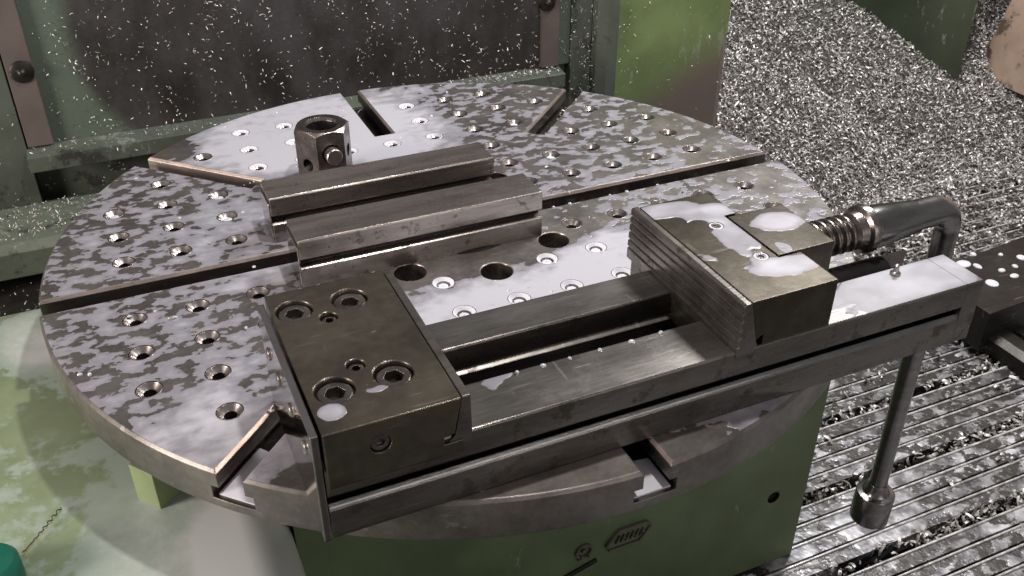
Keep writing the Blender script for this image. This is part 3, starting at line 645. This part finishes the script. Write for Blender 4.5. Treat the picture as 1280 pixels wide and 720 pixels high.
# fixed jaw
mb = MB(); mb.box(-0.572, -0.345, -0.934, -0.515, 0.116, 0.228); fj = mb.build('fixed_jaw', [M['fixedtop'], M['screw']], vt)
bolts = [(-0.532, -0.583, 0.0318), (-0.430, -0.585, 0.0318), (-0.425, -0.829, 0.0318), (-0.525, -0.833, 0.0318), (-0.480, -0.628, 0.0145), (-0.4756, -0.783, 0.0145)]
cu = []
b = MB()
for x, y, r in bolts: b.lathe([(r + 0.0015, 0.19), (r + 0.0015, 0.2262), (r + 0.004, 0.2290), (r + 0.004, 0.25)], (x, y, 0), 'z', 32)
b.lathe([(0.0175, -0.955), (0.0175, -0.914)], (-0.483, 0, 0.180), 'y', 24)
# dovetail clearance behind the jaw plate
b.prism([(-0.378, 0.14), (-0.378, 0.156), (-0.360, 0.158), (-0.346, 0.230), (-0.340, 0.235), (-0.34, 0.14)], 'y', -0.95, -0.50)
cut(fj, [b.build('cutter', M['screw'])])
flat_smooth(fj, 30)
for x, y, r in bolts:
    b = MB(); hexring(b, x, y, 0.221, r, r * 0.56, 0.018, chamfer=r * 0.12); b.build('cap_screw' if r > .02 else 'set_screw', M['screw'], fj)
b = MB(); hexring(b, -0.483, 0.180, -0.930, 0.0165, 0.009, 0.008, axis='y'); b.build('plug_screw', M['screw'], fj)
mb = MB(); mb.prism([(-0.370, 0.128), (-0.370, 0.138), (-0.357, 0.150), (-0.344, 0.2275), (-0.330, 0.2275), (-0.328, 0.128)], 'y', -0.931, -0.518); mb.build('jaw_plate', M['steel'], fj)
# movable jaw: front part, rear part and the pocket for the nut block
mb = MB(); mb.prism([(0.205, yf), (0.409, yf), (0.409, -0.815), (0.357, -0.815), (0.357, -0.632), (0.386, -0.632), (0.386, -0.530), (0.205, -0.530)], 'z', BT + 0.001, 0.252); mj = mb.build('movable_jaw', [M['jawtop'], M['groove']], vt)
b = MB(); b.prism([(0.20, 0.10), (0.20, 0.26), (0.2165, 0.26), (0.2165, 0.248), (0.2385, 0.163), (0.2500, 0.172), (0.2540, 0.172), (0.2540, 0.149), (0.2450, 0.149), (0.2450, 0.10)], 'y', -0.96, -0.50)
for x, y in ((0.3184, -0.661), (0.3288, -0.797)): b.lathe([(0.0155, 0.235), (0.0155, 0.30)], (x, y, 0), 'z', 24)
cut(mj, [b.build('cutter', M['groove'])]); flat_smooth(mj, 30)
for x, y in ((0.3184, -0.661), (0.3288, -0.797)):
    b = MB(); hexring(b, x, y, 0.251, 0.0145, 0.0075, 0.012); b.cur = 1; b.lathe([(0.0076, 0.246), (0.002, 0.2475)], (x, y, 0), 'z', 18, caps=False)
    b.cur = 1; b.lathe([(0.0145, 0.2512), (0.0120, 0.2522), (0.0105, 0.2514)], (x, y, 0), 'z', 24, caps=False)
    b.build('socket_screw', [M['screw'], M['coolant']], mj)
# serrated jaw face: proud ribs with cut grooves
prof = [(0.242, 0.150), (0.236, 0.147), (0.236, 0.134), (0.1965, 0.134)]
z_ = 0.134; 
gro = [0.160, 0.179, 0.198, 0.217, 0.234]
xl = 0.1965
for g in gro:
    prof += [(xl, g - 0.0035), (xl + 0.004, g - 0.0022), (xl + 0.004, g + 0.0022), (xl, g + 0.0030)]; xl += 0.0006
prof += [(xl, 0.248), (xl + 0.004, 0.2515), (0.2145, 0.2515), (0.237, 0.162)]
mb = MB(); mb.prism(prof, 'y', -0.927, -0.525); mb.build('serrated_jaw_plate', M['steel'], mj)
mb = MB(); mb.box(0.362, 0.498, -0.808, -0.640, BT + 0.001, 0.252); b2 = MB()
nb = mb.build('nut_block', M['nuttop'], vt)
mb = MB(); mb.box(0.2, 0.46, -0.808, -0.54, 0.08, BT); mb.build('carriage', M['oiled'], vt)
# spindle
SY, SZ = -0.712, 0.192
sp = MB(); NA, xs_ = 36, np.arange(0.47, 0.632, 0.0014); PT = 0.0205; vs_ = []; fs_ = []
for x in xs_:
    for i in range(NA):
        a = 2 * math.pi * i / NA; ph = ((x / PT - i / NA) % 1.0); r_ = 0.0325 + 0.0095 * max(0.0, min(1.0, (0.5 - abs(ph - 0.5)) * 5 - 0.7))
        if x > 0.622: r_ = 0.0325
        vs_.append((x, SY + r_ * math.cos(a), SZ + r_ * math.sin(a)))
for k in range(len(xs_) - 1):
    for i in range(NA): j = (i + 1) % NA; fs_.append((k * NA + i, k * NA + j, (k + 1) * NA + j, (k + 1) * NA + i))
sp.add(vs_, fs_, True); o = sp.build('spindle', M['screw'], vt); o.data.set_sharp_from_angle(angle=math.radians(80))
b = MB(); b.lathe([(0.034, 0.625), (0.041, 0.632), (0.043, 0.650), (0.052, 0.655), (0.0535, 0.66), (0.0535, 0.672), (0.050, 0.676), (0.03, 0.676)], (0, SY, SZ), 'x', 36); b.build('spindle_collar', M['screw'], vt)
b = MB(); b.lathe([(0.036, 0.45), (0.036, 0.70)], (0, -0.758, 0.100), 'x', 28); b.build('guide_cylinder', M['groove'], vt)
b = MB(); b.lathe([(0.011, 0), (0.011, 0.004), (0.006, 0.008), (0.005, 0.018), (0.006, 0.021), (0.002, 0.024)], (0.660, -0.832, BT + 0.0005), 'z', 14); b.build('grease_nipple', M['bright'], vt)

# crank on the spindle
ch = thing('crank_handle', (0.93, SY, -0.78), 'bent steel crank handle hanging from the end of the vise spindle', 'crank handle')
b = MB(); b.lathe([(0.025, 0.678), (0.047, 0.6785), (0.0475, 0.70), (0.0455, 0.73), (0.041, 0.77), (0.036, 0.815), (0.02, 0.826)], (0, SY, SZ - 0.002), 'x', 32); b.build('socket_sleeve', M['rod'], ch)
path = [(0.80, SY, SZ)]
for i in range(15):
    a = math.pi / 2 * i / 14; path.append((0.865 + 0.062 * math.sin(a), SY, SZ - 0.062 + 0.062 * math.cos(a)))
path += [(0.930, SY, 0.0), (0.937, SY, -0.30), (0.942, SY, -0.60), (0.943, SY, -0.70)]
rr = [0.0345] + [0.0345 - 0.007 * i / 14 for i in range(15)] + [0.0265, 0.0245, 0.0235, 0.0235]
b = MB(); b.tube(path, rr, 24); b.build('bent_rod', M['rod'], ch)
b = MB(); b.lathe([(0.0262, 0.02), (0.029, 0.0), (0.036, -0.012), (0.050, -0.015), (0.052, -0.018), (0.052, -0.110), (0.048, -0.114), (0.01, -0.114)], (0.943, SY, -0.685), 'z', 32); b.build('handle_end', M['rod'], ch)

# ================================================================== LOOSE PIECES ON THE TABLE
def jaw_block(x0, x1, y0, y1, z, label, slopey=False):
    t_ = thing('jaw_block', ((x0 + x1) / 2, (y0 + y1) / 2, 0.001), label, 'jaw block', 'loose steel jaw blocks behind the vise')
    c = 0.003; d = 0.012
    zl, zg, zm = 0.050, 0.074, 0.080
    prof = [(y0, 0.001), (y0, zl), (y0 + c, zl + 0.002), (y0 + c * 1.5, zl + 0.004), (y0 + d * 1.8, zl + 0.005), (y0 + d * 1.8, zg), (y0, zg + 0.001), (y0, z - c), (y0 + c, z), (y1 - c, z), (y1, z - c), (y1, zg), (y1 - d, zg), (y1 - d, zl), (y1, zl), (y1, 0.001)]
    mb = MB(); mb.prism(prof, 'x', x0, x1); o = mb.build('block_body', [M['block'], M['dark']], t_)
    for p in o.data.polygons:
        zc, yc = p.center.z / S + 0.001, p.center.y / S
        if abs(p.normal.x) < 0.5 and yc < 0 and zl + 0.0045 < zc < zg + 0.001 : p.material_index = 1
    b = MB(); b.box(x0 - 0.004, x0 - 0.0005, y0 + 0.004, y1 - 0.004, 0.004, z - 0.016); b.build('end_cover', M['polish'], t_)
    return t_
jaw_block(-0.437, 0.171, -0.157, -0.040, 0.123, 'worn grooved steel jaw block nearer to the vise, in front of its twin')
jaw_block(-0.452, 0.140, 0.075, 0.183, 0.123, 'worn grooved steel jaw block just in front of the hexagonal socket')

hx = thing('hex_socket', (-0.238, 0.39, 0.001), 'upright hexagonal steel socket with a protruding side pin, behind the jaw blocks', 'socket')
HXr, HXh = 0.078, 0.160
vs = [(-0.238 + HXr * math.cos(math.radians(-116 + 60 * i)), 0.39 + HXr * math.sin(math.radians(-116 + 60 * i))) for i in range(6)]
mb = MB(); mb.prism(vs, 'z', 0.001, HXh); hb = mb.build('socket_body', [M['screw'], M['bright'], M['groove']], hx)
b = MB(); b.lathe([(0.041, 0.03), (0.041, HXh - 0.008), (0.047, HXh + 0.001), (0.047, HXh + 0.05)], (-0.238, 0.39, 0), 'z', 32)
cts = [b.build('cutter', M['screw'])]
def radial_cyl(ang, r0, r1, zc, rad, name, mat, parent=None, extra=None, n=20):
    u = Vector((math.cos(ang), math.sin(ang), 0)); v = Vector((-u.y, u.x, 0)); w = Vector((0, 0, 1)); c = Vector((-0.238, 0.39, zc)); b = MB()
    prof = extra or [(rad, r0), (rad, r1)]
    vs_ = []; fs_ = []
    for r_, h_ in prof:
        for i in range(n):
            a = 2 * math.pi * i / n; vs_.append(tuple(c + u * h_ + v * r_ * math.cos(a) + w * r_ * math.sin(a)))
    for k in range(len(prof) - 1):
        for i in range(n): j = (i + 1) % n; fs_.append((k * n + i, k * n + j, (k + 1) * n + j, (k + 1) * n + i))
    b.add(vs_, fs_, False); b.f += [tuple(range(n)), tuple(range((len(prof) - 1) * n, len(prof) * n))]; b.mi += [0, 0]; b.sm += [False] * 2
    return b.build(name, mat, parent)
A1, A2, A3 = math.radians(-146), math.radians(-86), math.radians(-26)
cts.append(radial_cyl(A1, 0.03, 0.09, 0.062, 0.018, 'cutter', M['dark'])); cts.append(radial_cyl(A3, 0.03, 0.09, 0.085, 0.018, 'cutter', M['dark'])); cts.append(radial_cyl(A2, 0.045, 0.09, 0.098, 0.026, 'cutter', M['groove']))
cut(hb, cts)
b = MB(); b.lathe([(0.09, -0.05), (0.09, HXh - 0.018), (0.066, HXh - 0.0002), (0.066, HXh + 0.0003)], (-0.238, 0.39, 0), 'z', 48); cut(hb, [b.build('cutter', M['bright'])], op='INTERSECT')
radial_cyl(A2, 0, 0, 0.098, 0.017, 'side_pin', M['bright'], hx, extra=[(0.019, 0.050), (0.0195, 0.070), (0.0215, 0.071), (0.0225, 0.073), (0.0225, 0.094), (0.0205, 0.0965)])
